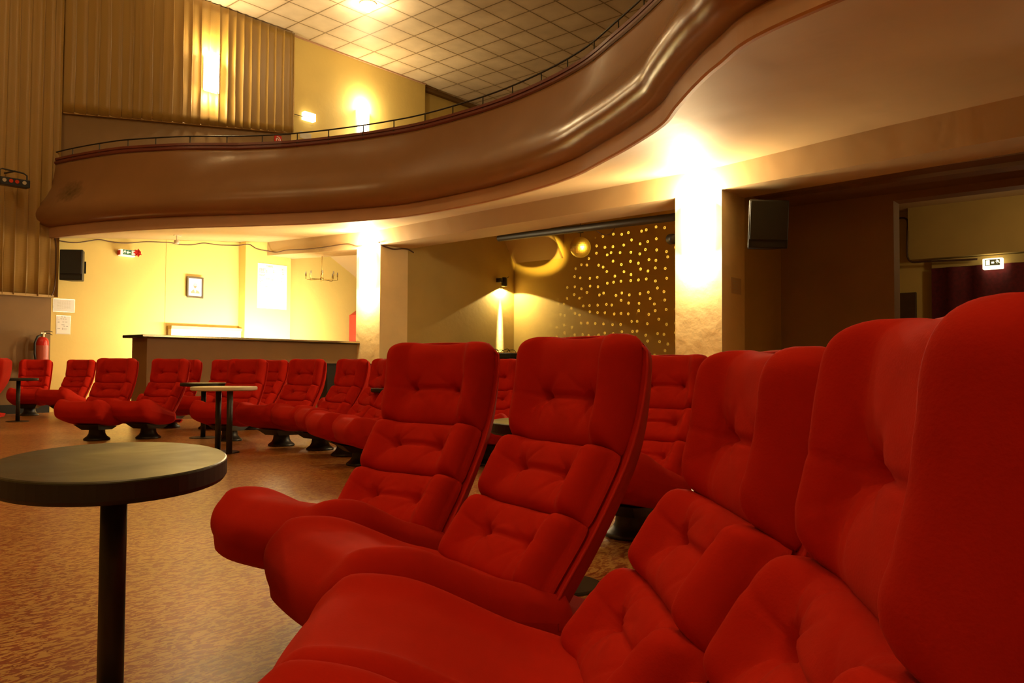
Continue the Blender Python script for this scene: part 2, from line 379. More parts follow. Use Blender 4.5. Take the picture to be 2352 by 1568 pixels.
# hall-side offset, height above lip
prof = [(-.03, -.008), (.03, 0), (.085, .015), (.135, .05), (.17, .10), (.185, .16), (.18, .22), (.155, .29), (.115, .36), (.07, .43), (.02, .52), (-.02, .62), (-.05, .74), (-.075, .88), (-.09, 1.03)]
pr = crom([(a_, b_, 0) for a_, b_ in prof], 3)
LEAN = [(-7, -.07), (3.6, -.07), (5, -.08), (7, -.10), (8.5, -.08), (9.6, -.16), (10.2, -.21), (10.8, -.18), (11.5, -.05), (12.5, .04), (14, 0)]
def lean(i): return interp(lipc[i].y, LEAN)
def sweep(pr, closed=False):
    return [[lipc[i]+nor[i]*(q.x+lean(i)*sm(.25, 1.0, q.y))+Vector((0, 0, ZL+q.y+0)) for i in range(len(lipc))] for q in pr]
balc = thing('balcony', (0, 0, 0), 0, 'curving brown balcony with a rolled parapet, cream underside and thin iron rail', 'balcony')
inner = [Vector((-.20, 1.03, 0)), Vector((-.20, .2, 0)), Vector((-.03, -.008, 0))]
MB().grid(sweep(pr+inner)).build('parapet', M['parapet'], balc, smooth=True)
bandp = [Vector(v) for v in ((-.085, 1.03, 0), (-.07, 1.05, 0), (-.07, 1.075, 0), (-.095, 1.085, 0), (-.095, 1.095, 0), (-.08, 1.10, 0), (-.08, 1.135, 0), (-.215, 1.14, 0), (-.215, 1.03, 0))]
MB().grid(sweep(bandp)).build('moulding', M['band'], balc, label='dark red moulding along the top')
fp = [Vector((-.028, -.19, 0)), Vector((-.02, -.18, 0)), Vector((-.02, -.01, 0)), Vector((-.08, .0, 0))]
MB().grid(sweep([Vector((-.02, .0, 0)), Vector((-.01, -.02, 0)), Vector((-.012, -.175, 0)), Vector((-.03, -.186, 0)), Vector((-.06, -.186, 0))])).build('fascia', M['fascia'], balc, smooth=False, label='light brown strip below the rolled edge')
# underside, from the fascia to the top of the beam
ns = 14; P = []
for k in range(ns+1):
    t = k/ns; row = []
    for i, p in enumerate(lipc):
        a_ = p+nor[i]*(-.05); y1 = min(max(p.y, -7), YW-.01); b_ = Vector((BX0+.01, y1, 0))
        q = a_.lerp(b_, t); z = (2.033+H)+(btop(y1)+.005-(2.033+H))*(t**.8)
        row.append((q.x, min(q.y, YW-.005), z))
    P.append(row)
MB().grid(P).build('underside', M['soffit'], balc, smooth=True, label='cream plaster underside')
# deck
P = [[lipc[i]+nor[i]*(-.19+lean(i))+Vector((0, 0, 2.62+H)) for i in range(len(lipc))], [Vector((13, lipc[i].y, 3.4+H)) for i in range(len(lipc))], [Vector((24.9, lipc[i].y, 4.6+H)) for i in range(len(lipc))]]
MB().grid(P).build('deck', M['brown'], balc)
# rail with posts
def at_len(s):
    d_ = 0
    for i in range(len(lipc)-1):
        L = (lipc[i+1]-lipc[i]).length
        if d_+L >= s: t = (s-d_)/L; return lipc[i].lerp(lipc[i+1], t)+nor[i].lerp(nor[i+1], t)*(-.10+lean(i))
        d_ += L
    return lipc[-1]+nor[-1]*(-.10+lean(-1))
tot = sum((lipc[i+1]-lipc[i]).length for i in range(len(lipc)-1))
rp = [lipc[i]+nor[i]*(-.10+lean(i))+Vector((0, 0, 3.455+H)) for i in range(len(lipc))]
hr = MB().tube(rp, .011, 8).build('hand_rail', M['iron'], balc, smooth=True, label='thin dark iron rail')
def near_len(px, py):
    # post positions measured on the rail line
    q = onz(px, py, 3.455+H); best = (9e9, 0); d_ = 0
    for i in range(len(lipc)-1):
        L = (lipc[i+1]-lipc[i]).length
        for k in range(8):
            e = (lipc[i].lerp(lipc[i+1], k/8)+nor[i]*(-.10+lean(i))-Vector((q.x, q.y, 0))).length
            if e < best[0]: best = (e, d_+L*k/8)
        d_ += L
    return best[1]
posts = [(165, 340), (222, 327), (290, 320), (357, 316), (435, 312), (520, 312), (603, 310), (680, 304), (753, 297), (831, 285), (903, 274), (972, 260), (1041, 243), (1108, 221), (1175, 195), (1236, 165), (1296, 133), (1358, 93), (1418, 44), (1475, -10)]
sl = [near_len(*p) for p in posts]; step = .62
sl += [max(min(sl)-step*(k+1), 0) for k in range(8)]
for s_ in sl:
    b_ = at_len(s_)
    MB().tube([b_+Vector((0, 0, 3.24+H)), b_+Vector((0, 0, 3.455+H))], .008, 6).tube([b_+Vector((0, 0, 3.24+H)), b_+Vector((0, 0, 3.36+H))], .014, 6).build('railing_post', M['iron'], hr)

# ------------------------------------------------------------------ chairs
bp_ = crom([(.055, .20, 0), (.0, .29, 0), (-.103, .42, 0), (-.205, .577, 0), (-.248, .71, 0), (-.264, .87, 0)], 20)
bl = [0]
for i in range(1, len(bp_)): bl.append(bl[-1]+(bp_[i]-bp_[i-1]).length)
def back_at(z):
    # point (f,z) and normal to the front, by height
    for i in range(len(bp_)-1):
        if bp_[i].y <= z <= bp_[i+1].y or i == len(bp_)-2:
            t = (z-bp_[i].y)/(bp_[i+1].y-bp_[i].y); p = bp_[i].lerp(bp_[i+1], t)
            d_ = (bp_[i+1]-bp_[i]).normalized(); d0 = (bp_[min(i+2, len(bp_)-1)]-bp_[max(i-1, 0)]).normalized()
            return p, Vector((d0.y, -d0.x, 0))
def pillow(z0, z1, hw0, hw1, T, vt, seed, roundtop=0, cr=.012, nu=72, nv=50, slant=0):
    rnd = random.Random(seed); P1 = []; P0 = []; ph = [rnd.uniform(0, 6) for _ in range(4)]; nn = [rnd.randint(6, 9) for _ in range(2)]
    hL = (z1-z0)/2
    tw = [(-.45, vt), (.45, vt)]
    for i in range(nu+1):
        a = -1+2*i/nu; u = math.sin(a*PI/2)*.35+a*.65
        r1 = []; r0 = []
        for j in range(nv+1):
            b = -1+2*j/nv; v = math.sin(b*PI/2)*.35+b*.65
            z = z0+(z1-z0)*(v+1)/2
            hw = .89*(hw0+(hw1-hw0)*(v+1)/2)
            rr = .12 if roundtop else .05
            # rounded outline
            uu = u; vv = v
            if roundtop and v > 0: hw *= (1-abs(v)**8*.16)
            if roundtop and v > 0: z -= (z1-z0)*.5*.11*abs(u)**6*max(v, 0)**2
            if roundtop: z -= .020*(1-u*u)*max(v, 0)**2
            if not roundtop: hw *= 1-.05*abs(v)**10
            edge = ((1-abs(u)**12)**.5)*((1-abs(v)**8)**.5)
            x = u*hw; y = v*hL
            h = T*edge + .046*sm(.54, .80, abs(u))*((1-abs(u)**10)**.5)*(1 if roundtop else .8)*((1-abs(v)**6)**.5)
            h += .010*(1-v*v)*(1-u*u)*edge
            for q, (tu, tv) in enumerate(tw):
                dx = x-tu*hw; dy = y-tv*hL; d = math.hypot(dx, dy); th = math.atan2(dy, dx)
                h -= .026*math.exp(-(d/.014)**2)+.012*math.exp(-(d/.042)**2)
                cw = math.cos(nn[q]*th+ph[q]+2*math.sin(th+ph[q+2])); h -= .0085*max(0, cw)**4*math.exp(-d/.05)*(1-math.exp(-(d/.014)**2))*edge
            dyc = y-vt*hL
            win = 1-sm(.40, .48, abs(u))
            h -= cr*math.exp(-(dyc/.007)**2)*win
            h -= .007*math.exp(-(dyc/.035)**2)*win
            h += .0016*math.sin(u*9+ph[0])*math.sin(v*5+ph[1]+u*3)*edge
            p, n = back_at(z); 
            f = p+n*(h-.012)
            r1.append((f.x, x, f.y))
            g = p-n*(.012+.03*edge)
            r0.append((g.x, x, g.y))
        P1.append(r1); P0.append(r0)
    return MB().grid(P1).grid(P0)
def make_chair():
    t = thing('cinema_seat', (0, 0, 0), 0, 'x', 'seat')
    sh = MB(); nv = 40; nu = 16; zs = [.15+(.848-.15)*k/nv for k in range(nv+1)]
    front = []; rear = []
    def hwz(z):
        v = (z-.5)/.36; w_ = interp(z, [(.15, .18), (.28, .240), (.6, .243), (.85, .252)])
        w_ *= .925
        if z > .78: w_ -= .05*max(0, (z-.78)/.068)**3
        return w_
    def bat(z):
        if z < .2: p, n = back_at(.2); return p+Vector((.02, 0, 0))*((.2-z)/.05)+Vector((0, z-.2, 0)), n
        return back_at(z)
    for i in range(nu+1):
        u = -1+2*i/nu; fr = []; re = []
        for z in zs:
            p, n = bat(z); hw = hwz(z); e = (1-abs(u)**8)**.5; e2 = min(1, (.853-z)/.03)**.5 if z > .823 else 1
            a = p-n*(.020-.0*e); b = p-n*(.024+.068*e*e2*(.6+.4*min(1, (.9-z)/.3)))
            fr.append((a.x, u*hw, a.y)); re.append((b.x, u*hw, b.y))
        front.append(fr); rear.append(re)
    sh.grid(front).grid(rear).grid([[f[0] for f in front], [r[0] for r in rear]]).grid([[f[-1] for f in front], [r[-1] for r in rear]])
    shell = sh.build('back_shell', M['red'], t, smooth=True)
    # piping along the edge of the shell
    pts = []
    for z in zs[::2]: p, n = bat(z); q = p-n*.020; pts.append((q.x, hwz(z)+.002, q.y))
    top = [(p_[0], p_[1]*(1-2*k/10), p_[2]+.004*(1-(1-2*k/10)**2)) for k, p_ in ((k, pts[-1]) for k in range(1, 10))]
    allp = pts+top+[(a, -b, c) for a, b, c in reversed(pts)]
    MB().tube(allp, .0035, 6).build('piping', M['redpipe'], shell, smooth=True)
    pillow(.572, .868, .236, .246, .042, -.18, 3, roundtop=1).build('headrest_cushion', M['red'], t, smooth=True)
    pillow(.416, .580, .238, .238, .050, .08, 11).build('middle_cushion', M['red'], t, smooth=True)
    pillow(.262, .424, .236, .240, .050, .10, 23).build('lower_cushion', M['red'], t, smooth=True)
    # seat
    loop = crom([(-.05, .285, 0), (.04, .296, 0), (.12, .314, 0), (.22, .350, 0), (.32, .382, 0), (.40, .392, 0), (.458, .380, 0), (.494, .342, 0), (.497, .292, 0), (.465, .248, 0), (.39, .212, 0), (.26, .175, 0), (.14, .15, 0), (.02, .145, 0), (-.05, .17, 0), (-.075, .23, 0), (-.05, .285, 0)], 5)[:-1]
    cen = Vector((.2, .25, 0)); nw = 46; P = []
    for i in range(nw+1):
        a = -1+2*i/nw; w_ = math.sin(a*PI/2)*.5+a*.5; k = (max(0, 1-abs(w_)**9))**.42; row = []
        for q in loop:
            c = Vector((min(max(q.x, .0), .40), cen.y+.08*(min(q.x, .38)/.38)-.02, 0))
            p = c.lerp(q, k)
            if q.y > .27:
                bol = math.exp(-((abs(w_)-.80)/.17)**2)
                ff = sm(-.05, .12, q.x)
                p.y += k*(.025*sm(.1, .36, q.x)*(1-sm(.44,.47,q.x)*.5)+.024*bol*ff-.012*(1-w_*w_)*sm(.0, .2, q.x)*(1-sm(.36, .46, q.x)))
            fx = .018*(1-w_*w_) if q.x > .42 else 0
            row.append((p.x+fx*sm(.40, .47, q.x), w_*.243, p.y))
        P.append(row+[row[0]])
    MB().grid(P).add(P[0][:-1], [tuple(range(len(P[0])-1))]).add(P[-1][:-1], [tuple(range(len(P[0])-1))]).build('seat_cushion', M['red'], t, smooth=True)
    # pedestal
    rings = [(.125, 0), (.128, .012), (.118, .022), (.095, .04), (.080, .065), (.076, .10), (.078, .17)]
    pd = MB().lathe(rings, 28, 1, 1, loc=(.095, 0, 0)).build('pedestal', M['blackmetal'], t, smooth=True)
    MB().add([(-.06, -.13, .135), (.30, -.13, .17), (.30, .13, .17), (-.06, .13, .135), (-.03, -.09, .10), (.22, -.09, .11), (.22, .09, .11), (-.03, .09, .10)],
             [(0, 3, 2, 1), (4, 5, 6, 7), (0, 1, 5, 4), (1, 2, 6, 5), (2, 3, 7, 6), (3, 0, 4, 7)]).build('mounting_bracket', M['blackmetal'], pd)
    return t
proto = make_chair()
G1, G2, G3 = 'large seats of the foreground row', 'seats of the middle curved row', 'seats of the back row by the bar'
chairs = [
 ((1.654, 1.944), 34, 'high-backed red lounge seat at the left end of the big foreground row', G1),
 ((1.439, 1.290), 54.8, 'red lounge seat second from the left in the big foreground row', G1),
 ((1.051, .730), 88, 'red lounge seat third from the left in the big foreground row', G1),
 ((.638, .386), 100, 'nearest and largest red lounge seat, cut by the right edge of the photo', G1),
 ((3.30, 2.02), 40, 'red seat with three padded bands standing behind the foreground row, below the bright pillar', None),
 ((4.00, 8.57), 12.4, 'red seat just left of the black table, right one of the front-left pair', G2),
 ((3.54, 8.77), 3.2, 'red seat on a black pedestal in front of the left end of the bar', G2),
 ((4.45, 7.71), 9.4, 'red seat right behind the white-topped table', G2),
 ((4.54, 6.85), 28, 'red seat right of the white-topped table, second of the curved row', G2),
 ((4.58, 6.24), 45, 'half sideways red seat before the low black cabinet, third of the curved row', G2),
 ((4.44, 5.65), 62, 'fourth red seat of the curved row, back partly behind the foreground seat', G2),
 ((4.12, 5.02), 60, 'last but one cushion on the right of the curved row', G2),
 ((3.92, 4.40), 62, 'red seat cushion at the right end of the curved row beside the foreground seats', G2),
 ((4.43, 13.59), -20, 'red seat standing below the fire extinguisher', G3),
 ((4.73, 12.90), 4.4, 'small red seat before the yellow wall, left of the bar', G3),
 ((4.84, 9.85), 5, 'red seat peeking out behind the pair at the left end of the bar front', G3),
 ((5.09, 9.30), 16, 'red seat half hidden behind the seat at the white-topped table', G3),
 ((5.42, 8.84), 28, 'red seat seen in the gap above the white-topped table, against the bar front', G3),
 ((5.73, 7.13), 50, 'narrow strip of red seat back beside the left pillar base', G3),
 ((4.80, 4.40), 10, 'dark red seat seen in the gap between the first two foreground seats', None),
 ((3.02, 11.11), 72, 'red seat cut off by the left edge of the photo', None),
 ((3.06, 1.05), -30, 'thin red top edge of a seat showing behind the third foreground seat', None),
]
for i, ((x, y), a, lab, g) in enumerate(chairs):
    o = proto if i == 0 else copy_tree(proto)
    a = math.radians(a); rt = Vector((math.sin(YAW), -math.cos(YAW))); fw = Vector((math.cos(YAW), math.sin(YAW)))
    fd = -math.sin(a)*rt-math.cos(a)*fw
    zs_ = {0: 1.02, 1: 1.02, 2: .96, 3: .985}.get(i, 1); dl = {2: .022}.get(i, 0)
    o.location = (x+rt.x*dl, y+rt.y*dl, 0); o.scale = (1, 1, zs_); o.rotation_euler = (0, 0, math.atan2(fd.y, fd.x))
    o['label'] = lab
    if g: o['group'] = g

# ------------------------------------------------------------------ tables
def table(x, y, rz, sx, sy, label, topmat, edge, legs=((0, 0),), th=.042, ztop=.592, pr_=.0258, group='small drink tables'):
    t = thing('side_table', (x, y, 0), rz, label, 'table', group)
    r = 1.0; n = 72; b = .008
    MB().lathe([((sx-b)/sx, ztop-th), (1, ztop-th+b), (1, ztop-.004), ], n, sx, sy).build('table_edge', edge, t, smooth=False)
    MB().lathe([(1.0, ztop-.006), (1.0-.002/sx, ztop-.002), (1.0-.006/sx, ztop)], n, sx, sy).build('table_top', topmat, t)
    for lx, ly in legs:
        MB().tube([(lx, ly, .006), (lx, ly, ztop-th+.003)], pr_, 20).build('leg', M['blackmetal'], t, smooth=True)
    cx = sum(l[0] for l in legs)/len(legs); cy = sum(l[1] for l in legs)/len(legs)
    MB().lathe([(.14, 0), (.14, .006), (.13, .010)], 32, loc=(cx, cy, 0)).build('base_plate', M['blackmetal'], t)
    return t
ax = Vector((.379, -.925)); axw = ax.x*Vector((math.sin(YAW), -math.cos(YAW)))+ax.y*Vector((math.cos(YAW), math.sin(YAW)))
table(.727, 1.734, math.atan2(axw.y, axw.x), .372, .223, 'large near table with an oval worn black top on one black pole, left foreground', M['tabletop'], M['black'])
dd = Vector((3.772-3.695, 6.819-6.483)); 
table(3.733, 6.65, math.atan2(dd.y, dd.x), .235, .29, 'white-topped table on two black poles in front of the curved row', M['white'], M['white'], legs=((-.172, 0), (.172, 0)), th=.034)
table(4.333, 8.146, 0, .24, .24, 'black table just left of and behind the white-topped table', M['tabletop'], M['black'], th=.036)
table(3.80, 12.155, 0, .24, .24, 'small black table at the far left beside the seat cut by the edge', M['black'], M['black'], th=.036)
q = onz(915, 891, .592); table(q.x, q.y, 0, .24, .24, 'black table edge showing right of the curved row, half behind the first foreground seat', M['tabletop'], M['black'], th=.036)
q = onz(1297, 967, .592); table(q.x, q.y, 0, .275, .275, 'black-rimmed table with a pale top seen between the first two foreground seats', M['tabletop'], M['black'])

# ------------------------------------------------------------------ bar
bar = thing('bar_counter', (5.04, 11.1, 0), 0, 'long brown bar counter with a metal-edged top between yellow wall and pillar', 'bar counter')
MB().box((.03, .03, 0), (3.70, .5, 1.165)).build('front_panel', M['brown'], bar)
MB().box((-.06, -.05, 1.165), (3.72, .62, 1.205)).build('worktop', M['black'], bar, bevel=.008)
MB().box((-.066, -.056, 1.175), (3.72, -.05, 1.200)).build('metal_edge', M['chrome'], bar, label='shiny metal edge strip')
for o in (bar,): pass
bt = thing('low_cabinet', (0, 0, 0), 0, 'low black cabinet at the foot of the left pillar', 'cabinet')
cx0 = ony(752, 840, 10.28).x
MB().box((cx0, 10.28, 0), (9.6, 10.50, .80)).build('cabinet_body', M['darkpanel'], bt, bevel=.01)
MB().box((cx0-.02, 10.26, .80), (9.62, 10.50, .82)).build('cabinet_top', M['black'], bt)
# cabinet behind the bar at the wall
q0 = ony(394, 747, 14.08); q1 = ony(554, 757, 14.08)
cb = thing('back_counter', (q0.x, 14.08, 0), 0, 'white back-bar cabinet with a wooden top rim, behind the counter', 'cabinet')
W_ = q1.x-q0.x
MB().box((.0, .0, 0), (W_, .14, q0.z-.06)).build('cabinet_body', M['white'], cb)
MB().box((-.01, -.02, q0.z-.06), (W_+.02, .14, q0.z)).build('top_rim', M['wood'], cb, bevel=.006)
# lamp under the bar top
bl_ = thing('bar_tube_lamp', (5.2, 11.76, 1.0), 0, 'strip lamp behind the bar counter washing the wall with light', 'lamp')
MB().box((0, -.05, .05), (3.4, .05, .09)).build('housing', M['white'], bl_)
MB().tube([(.05, 0, .02), (3.35, 0, .02)], .025, 12).build('tube', emit('bar_tube', (1, .82, .5), 10), bl_, smooth=True)

# ------------------------------------------------------------------ things on the left wall
def speaker(loc, rz, tilt, w_, d_, h_, label, grp=None):
    t = thing('wall_speaker', loc, rz, label, 'speaker')
    t.rotation_euler = (0, tilt, rz)
    # faces +x
    b = MB().add([(0, -w_/2*.55, 0), (d_, -w_/2, 0), (d_, w_/2, 0), (0, w_/2*.55, 0), (0, -w_/2*.55, h_), (d_, -w_/2, h_), (d_, w_/2, h_), (0, w_/2*.55, h_)],
                 [(0, 3, 2, 1), (4, 5, 6, 7), (0, 1, 5, 4), (1, 2, 6, 5), (2, 3, 7, 6), (3, 0, 4, 7)]).build('speaker_box', M['blackbox'], t, bevel=.012)
    MB().box((d_, -w_/2+.015, .10), (d_+.012, w_/2-.015, h_-.015)).build('grille', M['grille'], t, bevel=.005)
    MB().box((d_, -w_/2+.04, .015), (d_+.006, w_/2-.04, .075)).build('badge_panel', M['grille'], t)
    MB().box((-.14, -.03, h_*.35), (0, .03, h_*.65)).box((-.15, -.06, h_*.3), (-.135, .06, h_*.7)).build('wall_bracket', M['blackmetal'], t)
    return t
speaker((5.22, 14.02, 1.36+H), math.radians(-136), 0, .37, .24, .50, 'black speaker high on the yellow wall at the left')
speaker((9.12, 3.98, 1.42+H), math.radians(-135), math.radians(6), .48, .30, .56, 'large dark speaker on the brown wall right of the bright pillar')

def paper(name, p0, p1, y, label, cat='notice', lines=(), m='paper', film=False, par=None, ink='ink'):
    x0, x1 = p0.x, p1.x; z1, z0 = p0.z, p1.z
    t = thing(name, (x0, y, z0), 0, label, cat)
    w_, h_ = x1-x0, z1-z0
    if film:
        MB().box((-.012, -.004, -.012), (w_+.012, 0, h_+.012)).build('sleeve', M['film'], t, label='clear plastic sleeve')
    MB().box((0, -.007, 0), (w_, -.004 if film else 0, h_)).build('sheet', M[m], t)
    if lines:
        mb = MB()
        for (u0, u1, v, th) in lines:
            n = max(1, int((u1-u0)*w_/.035)); rnd = random.Random(int(v*1000+u0*77))
            for k in range(n):
                a = u0+(u1-u0)*k/n; b = a+(u1-u0)/n*rnd.uniform(.55, .9)
                mb.box((a*w_, -.0085, h_*(v-th/2)), (b*w_, -.007, h_*(v+th/2)))
        mb.build('writing', M[ink], t)
    return t
L1 = [(.1, .9, .88-.085*k, .018) for k in range(9)]
paper('notice_sheet', ony(126, 686, 14.2), ony(172, 716, 14.2), 14.24, 'landscape notice in a plastic sleeve, upper of two on the yellow wall', lines=[(.15, .85, .86-.10*k, .02) for k in range(7)], film=True, ink='faint')
paper('notice_sheet', ony(133, 725, 14.2), ony(162, 766, 14.2), 14.24, 'upright notice in a plastic sleeve below the landscape one', lines=[(.3, .75, .95, .02), (.25, .8, .84, .02), (.05, .3, .77, .015), (.05, .3, .70, .015), (.4, .85, .66, .02), (.05, .3, .62, .015), (.35, .6, .5, .02), (.5, .9, .42, .02), (.05, .3, .28, .02), (.4, .48, .3, .03), (.4, .48, .24, .03), (.5, .85, .28, .01), (.5, .85, .22, .01)], film=True, ink='ink')
paper('notice_sheet', ony(691, 300, 14.2), ony(717, 322, 14.2), 14.24, 'faded sheet taped to the upper wall behind the balcony rail, below the lit exit sign', lines=[(.1, .4, .8, .02), (.55, .9, .7, .02), (.55, .9, .5, .02)], m='film', ink='faint')
nt_ = thing('notice_sheet', (9.0, 4.26, 0), 0, 'small pale sheet on the brown wall below the large speaker', 'notice')
a0 = ony(1679, 636, 4.26); a1 = ony(1702, 677, 4.26)
nt_.location = (a0.x, 4.26, a1.z)
MB().box((0, -.004, 0), (a1.x-a0.x, 0, a0.z-a1.z)).build('sheet', mat('faded_sheet', (.55, .42, .26), .7), nt_)
mb = MB()
for k in range(5): mb.box((.04, -.006, .03+k*.03), (.14+.05*(k % 2), -.004, .038+k*.03))
mb.build('writing', M['faint'], nt_)
mb = MB()
# price list on the pilaster
mn = paper('price_list', ony(592, 603, 14.0), ony(657.5, 711, 14.0), 14.0, 'tall handwritten white price list on the pillar behind the bar', cat='price list',
      lines=[(.05, .27, .875, .011), (.05, .22, .85, .011), (.05, .22, .826, .011), (.05, .25, .80, .011), (.27, .33, .845, .01), (.27, .33, .815, .01), (.52, .58, .85, .01), (.52, .58, .815, .01),
             (.82, .87, .9, .01), (.84, .88, .83, .01), (.84, .9, .795, .01), (.05, .26, .75, .009), (.05, .24, .725, .009), (.05, .13, .665, .009), (.28, .42, .66, .009), (.46, .56, .65, .009),
             (.05, .18, .61, .008), (.07, .15, .585, .008), (.82, .84, .7, .01), (.82, .84, .63, .012), (.05, .12, .535, .007), (.18, .26, .53, .007), (.05, .15, .51, .007), (.25, .35, .49, .007), (.05, .12, .485, .007)])
w_ = ony(657.5, 711, 14.0).x-ony(592, 603, 14.0).x; h_ = ony(592, 603, 14.0).z-ony(657.5, 711, 14.0).z
cu = bpy.data.curves.new('title', 'FONT'); cu.body = 'TARIFS'; cu.size = h_*.055; cu.extrude = .0006
to = bpy.data.objects.new('title_tmp', cu); C.objects.link(to)
bpy.context.view_layer.update()
me = bpy.data.meshes.new_from_object(to.evaluated_get(bpy.context.evaluated_depsgraph_get())); bpy.data.objects.remove(to)
me.materials.append(M['ink'])
tt = bpy.data.objects.new('title', me); C.objects.link(tt); tt.parent = mn; tt.location = (w_*.28, -.0085, h_*.925); tt.rotation_euler = (PI/2, 0, 0)

# framed portrait
q0 = ony(429, 634, 14.2); q1 = ony(466, 685.5, 14.2); w_ = q1.x-q0.x; h_ = q0.z-q1.z
pf = thing('framed_portrait', (q0.x, 14.2, q1.z), 0, 'small dark-framed drawing of a bearded man in a suit, on the wall behind the bar', 'picture')
fr = .032
MB().box((0, -.02, 0), (w_, 0, fr)).box((0, -.02, h_-fr), (w_, 0, h_)).box((0, -.02, fr), (fr, 0, h_-fr)).box((w_-fr, -.02, fr), (w_, 0, h_-fr)).build('frame', mat('dark_wood_frame', (.05, .028, .008), .4), pf, bevel=.003)
MB().box((fr, -.008, fr), (w_-fr, 0, h_-fr)).build('sheet', M['paper'], pf)
def flat(poly, x0, z0, s, y, name, m, par):
    Mx = Matrix.Translation((x0, y, z0)) @ Matrix.Rotation(PI/2, 4, 'X') @ Matrix.Scale(s, 4)
    return MB().prism(poly, .0015/s, Mx).build(name, m, par)
def ell(cx, cy, rx, ry, n=24): return [(cx+rx*math.cos(2*PI*k/n), cy+ry*math.sin(2*PI*k/n)) for k in range(n)]
cx = w_/2
skin = mat('sketch_tone', (.66, .60, .48), .8); suit = mat('sketch_suit', (.28, .22, .14), .8); hair = mat('sketch_hair', (.2, .17, .12), .8)
flat([(-.085, 0), (.095, 0), (.085, .03), (.05, .055), (.025, .07), (.02, .03), (.0, .01), (-.012, .04), (-.02, .075), (-.05, .055), (-.08, .03)], cx, h_*.22, 1, -.0085, 'jacket', suit, pf)
flat([(-.02, .07), (.0, .0), (.022, .07), (.015, .095), (-.015, .095)], cx, h_*.22, 1, -.0088, 'collar', M['paper'], pf)
flat(ell(0, 0, .036, .056), cx, h_*.22+.150, 1, -.0095, 'head', skin, pf)
flat([(-.034, .01), (-.028, -.02), (-.018, -.048), (0, -.06), (.018, -.048), (.028, -.02), (.034, .01), (.018, -.012), (0, -.008), (-.018, -.012)], cx, h_*.22+.150, 1, -.0100, 'beard', hair, pf)
flat([(-.026, .013), (-.006, .016), (-.006, .021), (-.026, .019)], cx, h_*.22+.150, 1, -.0105, 'eyebrow', hair, pf)
flat([(.026, .013), (.006, .016), (.006, .021), (.026, .019)], cx, h_*.22+.150, 1, -.0105, 'eyebrow', hair, pf)

# exit sign on yellow wall
def man(s):
    return [[(x*s, y*s) for x, y in poly] for poly in (ell(.1, .86, .13, .13, 14), [(-.25, .65), (.2, .75), (.3, .55), (.6, .45), (.55, .36), (.2, .42), (.1, .35), (.3, .1), (.1, -.35), (-.02, -.3), (.1, .05), (-.15, .3), (-.4, -.1), (-.75, -.15), (-.75, 0), (-.45, .05), (-.2, .5), (-.5, .35), (-.6, .42)])]
q0 = ony(277, 571, 14.14); q1 = ony(311, 590.5, 14.14); w_ = q1.x-q0.x; h_ = q0.z-q1.z
ex = thing('exit_sign', (q0.x, 14.14, q1.z), 0, 'green lit exit sign with a running figure, on the yellow wall above the bar end', 'exit sign')
MB().box((0, 0, 0), (w_, .10, h_)).build('housing', M['signwhite'], ex, bevel=.01)
MB().box((w_*.16, -.003, h_*.22), (w_*.98, 0, h_*.97)).build('green_panel', M['green'], ex)
mp_ = MB(); Mx = Matrix.Translation((w_*.28, -.003, h_*.52)) @ Matrix.Rotation(PI/2, 4, 'X')
for poly in man(h_*.36): mp_.prism(poly, .002, Mx)
mp_.box((w_*.42, -.005, h_*.53), (w_*.66, -.003, h_*.63)).box((w_*.74, -.005, h_*.30), (w_*.96, -.003, h_*.90))
mp_.prism([(0, 0), (.03, .03), (.03, -.03)], .002, Matrix.Translation((w_*.39, -.003, h_*.58)) @ Matrix.Rotation(PI/2, 4, 'X'))
mp_.build('pictogram', M['signwhite'], ex)
MB().box((-.012, .0, .02), (0, .10, h_-.02)).build('end_cap', M['signred'], ex)
st = thing('red_star_decoration', (q1.x+.02, 14.12, q1.z+h_*.62), 0, 'crumpled red star decoration stuck beside the exit sign', 'decoration')
rnd = random.Random(3); poly = [(math.cos(2*PI*k/14)*(.075 if k % 2 else .05)*rnd.uniform(.8, 1.15), math.sin(2*PI*k/14)*(.075 if k % 2 else .05)*rnd.uniform(.8, 1.15)) for k in range(14)]
vs = [(x, -.015 if k % 2 else -.045, z) for k, (x, z) in enumerate(poly)]+[(0, -.02, 0), (0, .1, 0)]
mb = MB().add(vs, [(k, (k+1) % 14, 14) for k in range(14)]+[((k+1) % 14, k, 15) for k in range(14)]); mb.build('foil', M['signred'], st)
# upper exit sign
q0 = ony(700, 261, 14.12); q1 = ony(726, 280, 14.12)
ex2 = thing('exit_sign', (q0.x, 14.12, q1.z-.0), 0, 'glaring white exit sign box on the upper wall behind the balcony rail', 'exit sign')
w_ = q1.x-q0.x; h_ = .17
MB().box((0, 0, 0), (w_, .12, h_)).build('housing', M['signglow'], ex2, bevel=.012)
MB().box((w_*.25, -.002, h_*.55), (w_*.27, 0, h_*.85)).box((w_*.45, -.002, h_*.78), (w_*.62, 0, h_*.81)).box((w_*.3, -.002, h_*.35), (w_*.34, 0, h_*.42)).box((w_*.6, -.002, h_*.3), (w_*.66, 0, h_*.33)).build('pictogram', M['green'], ex2)
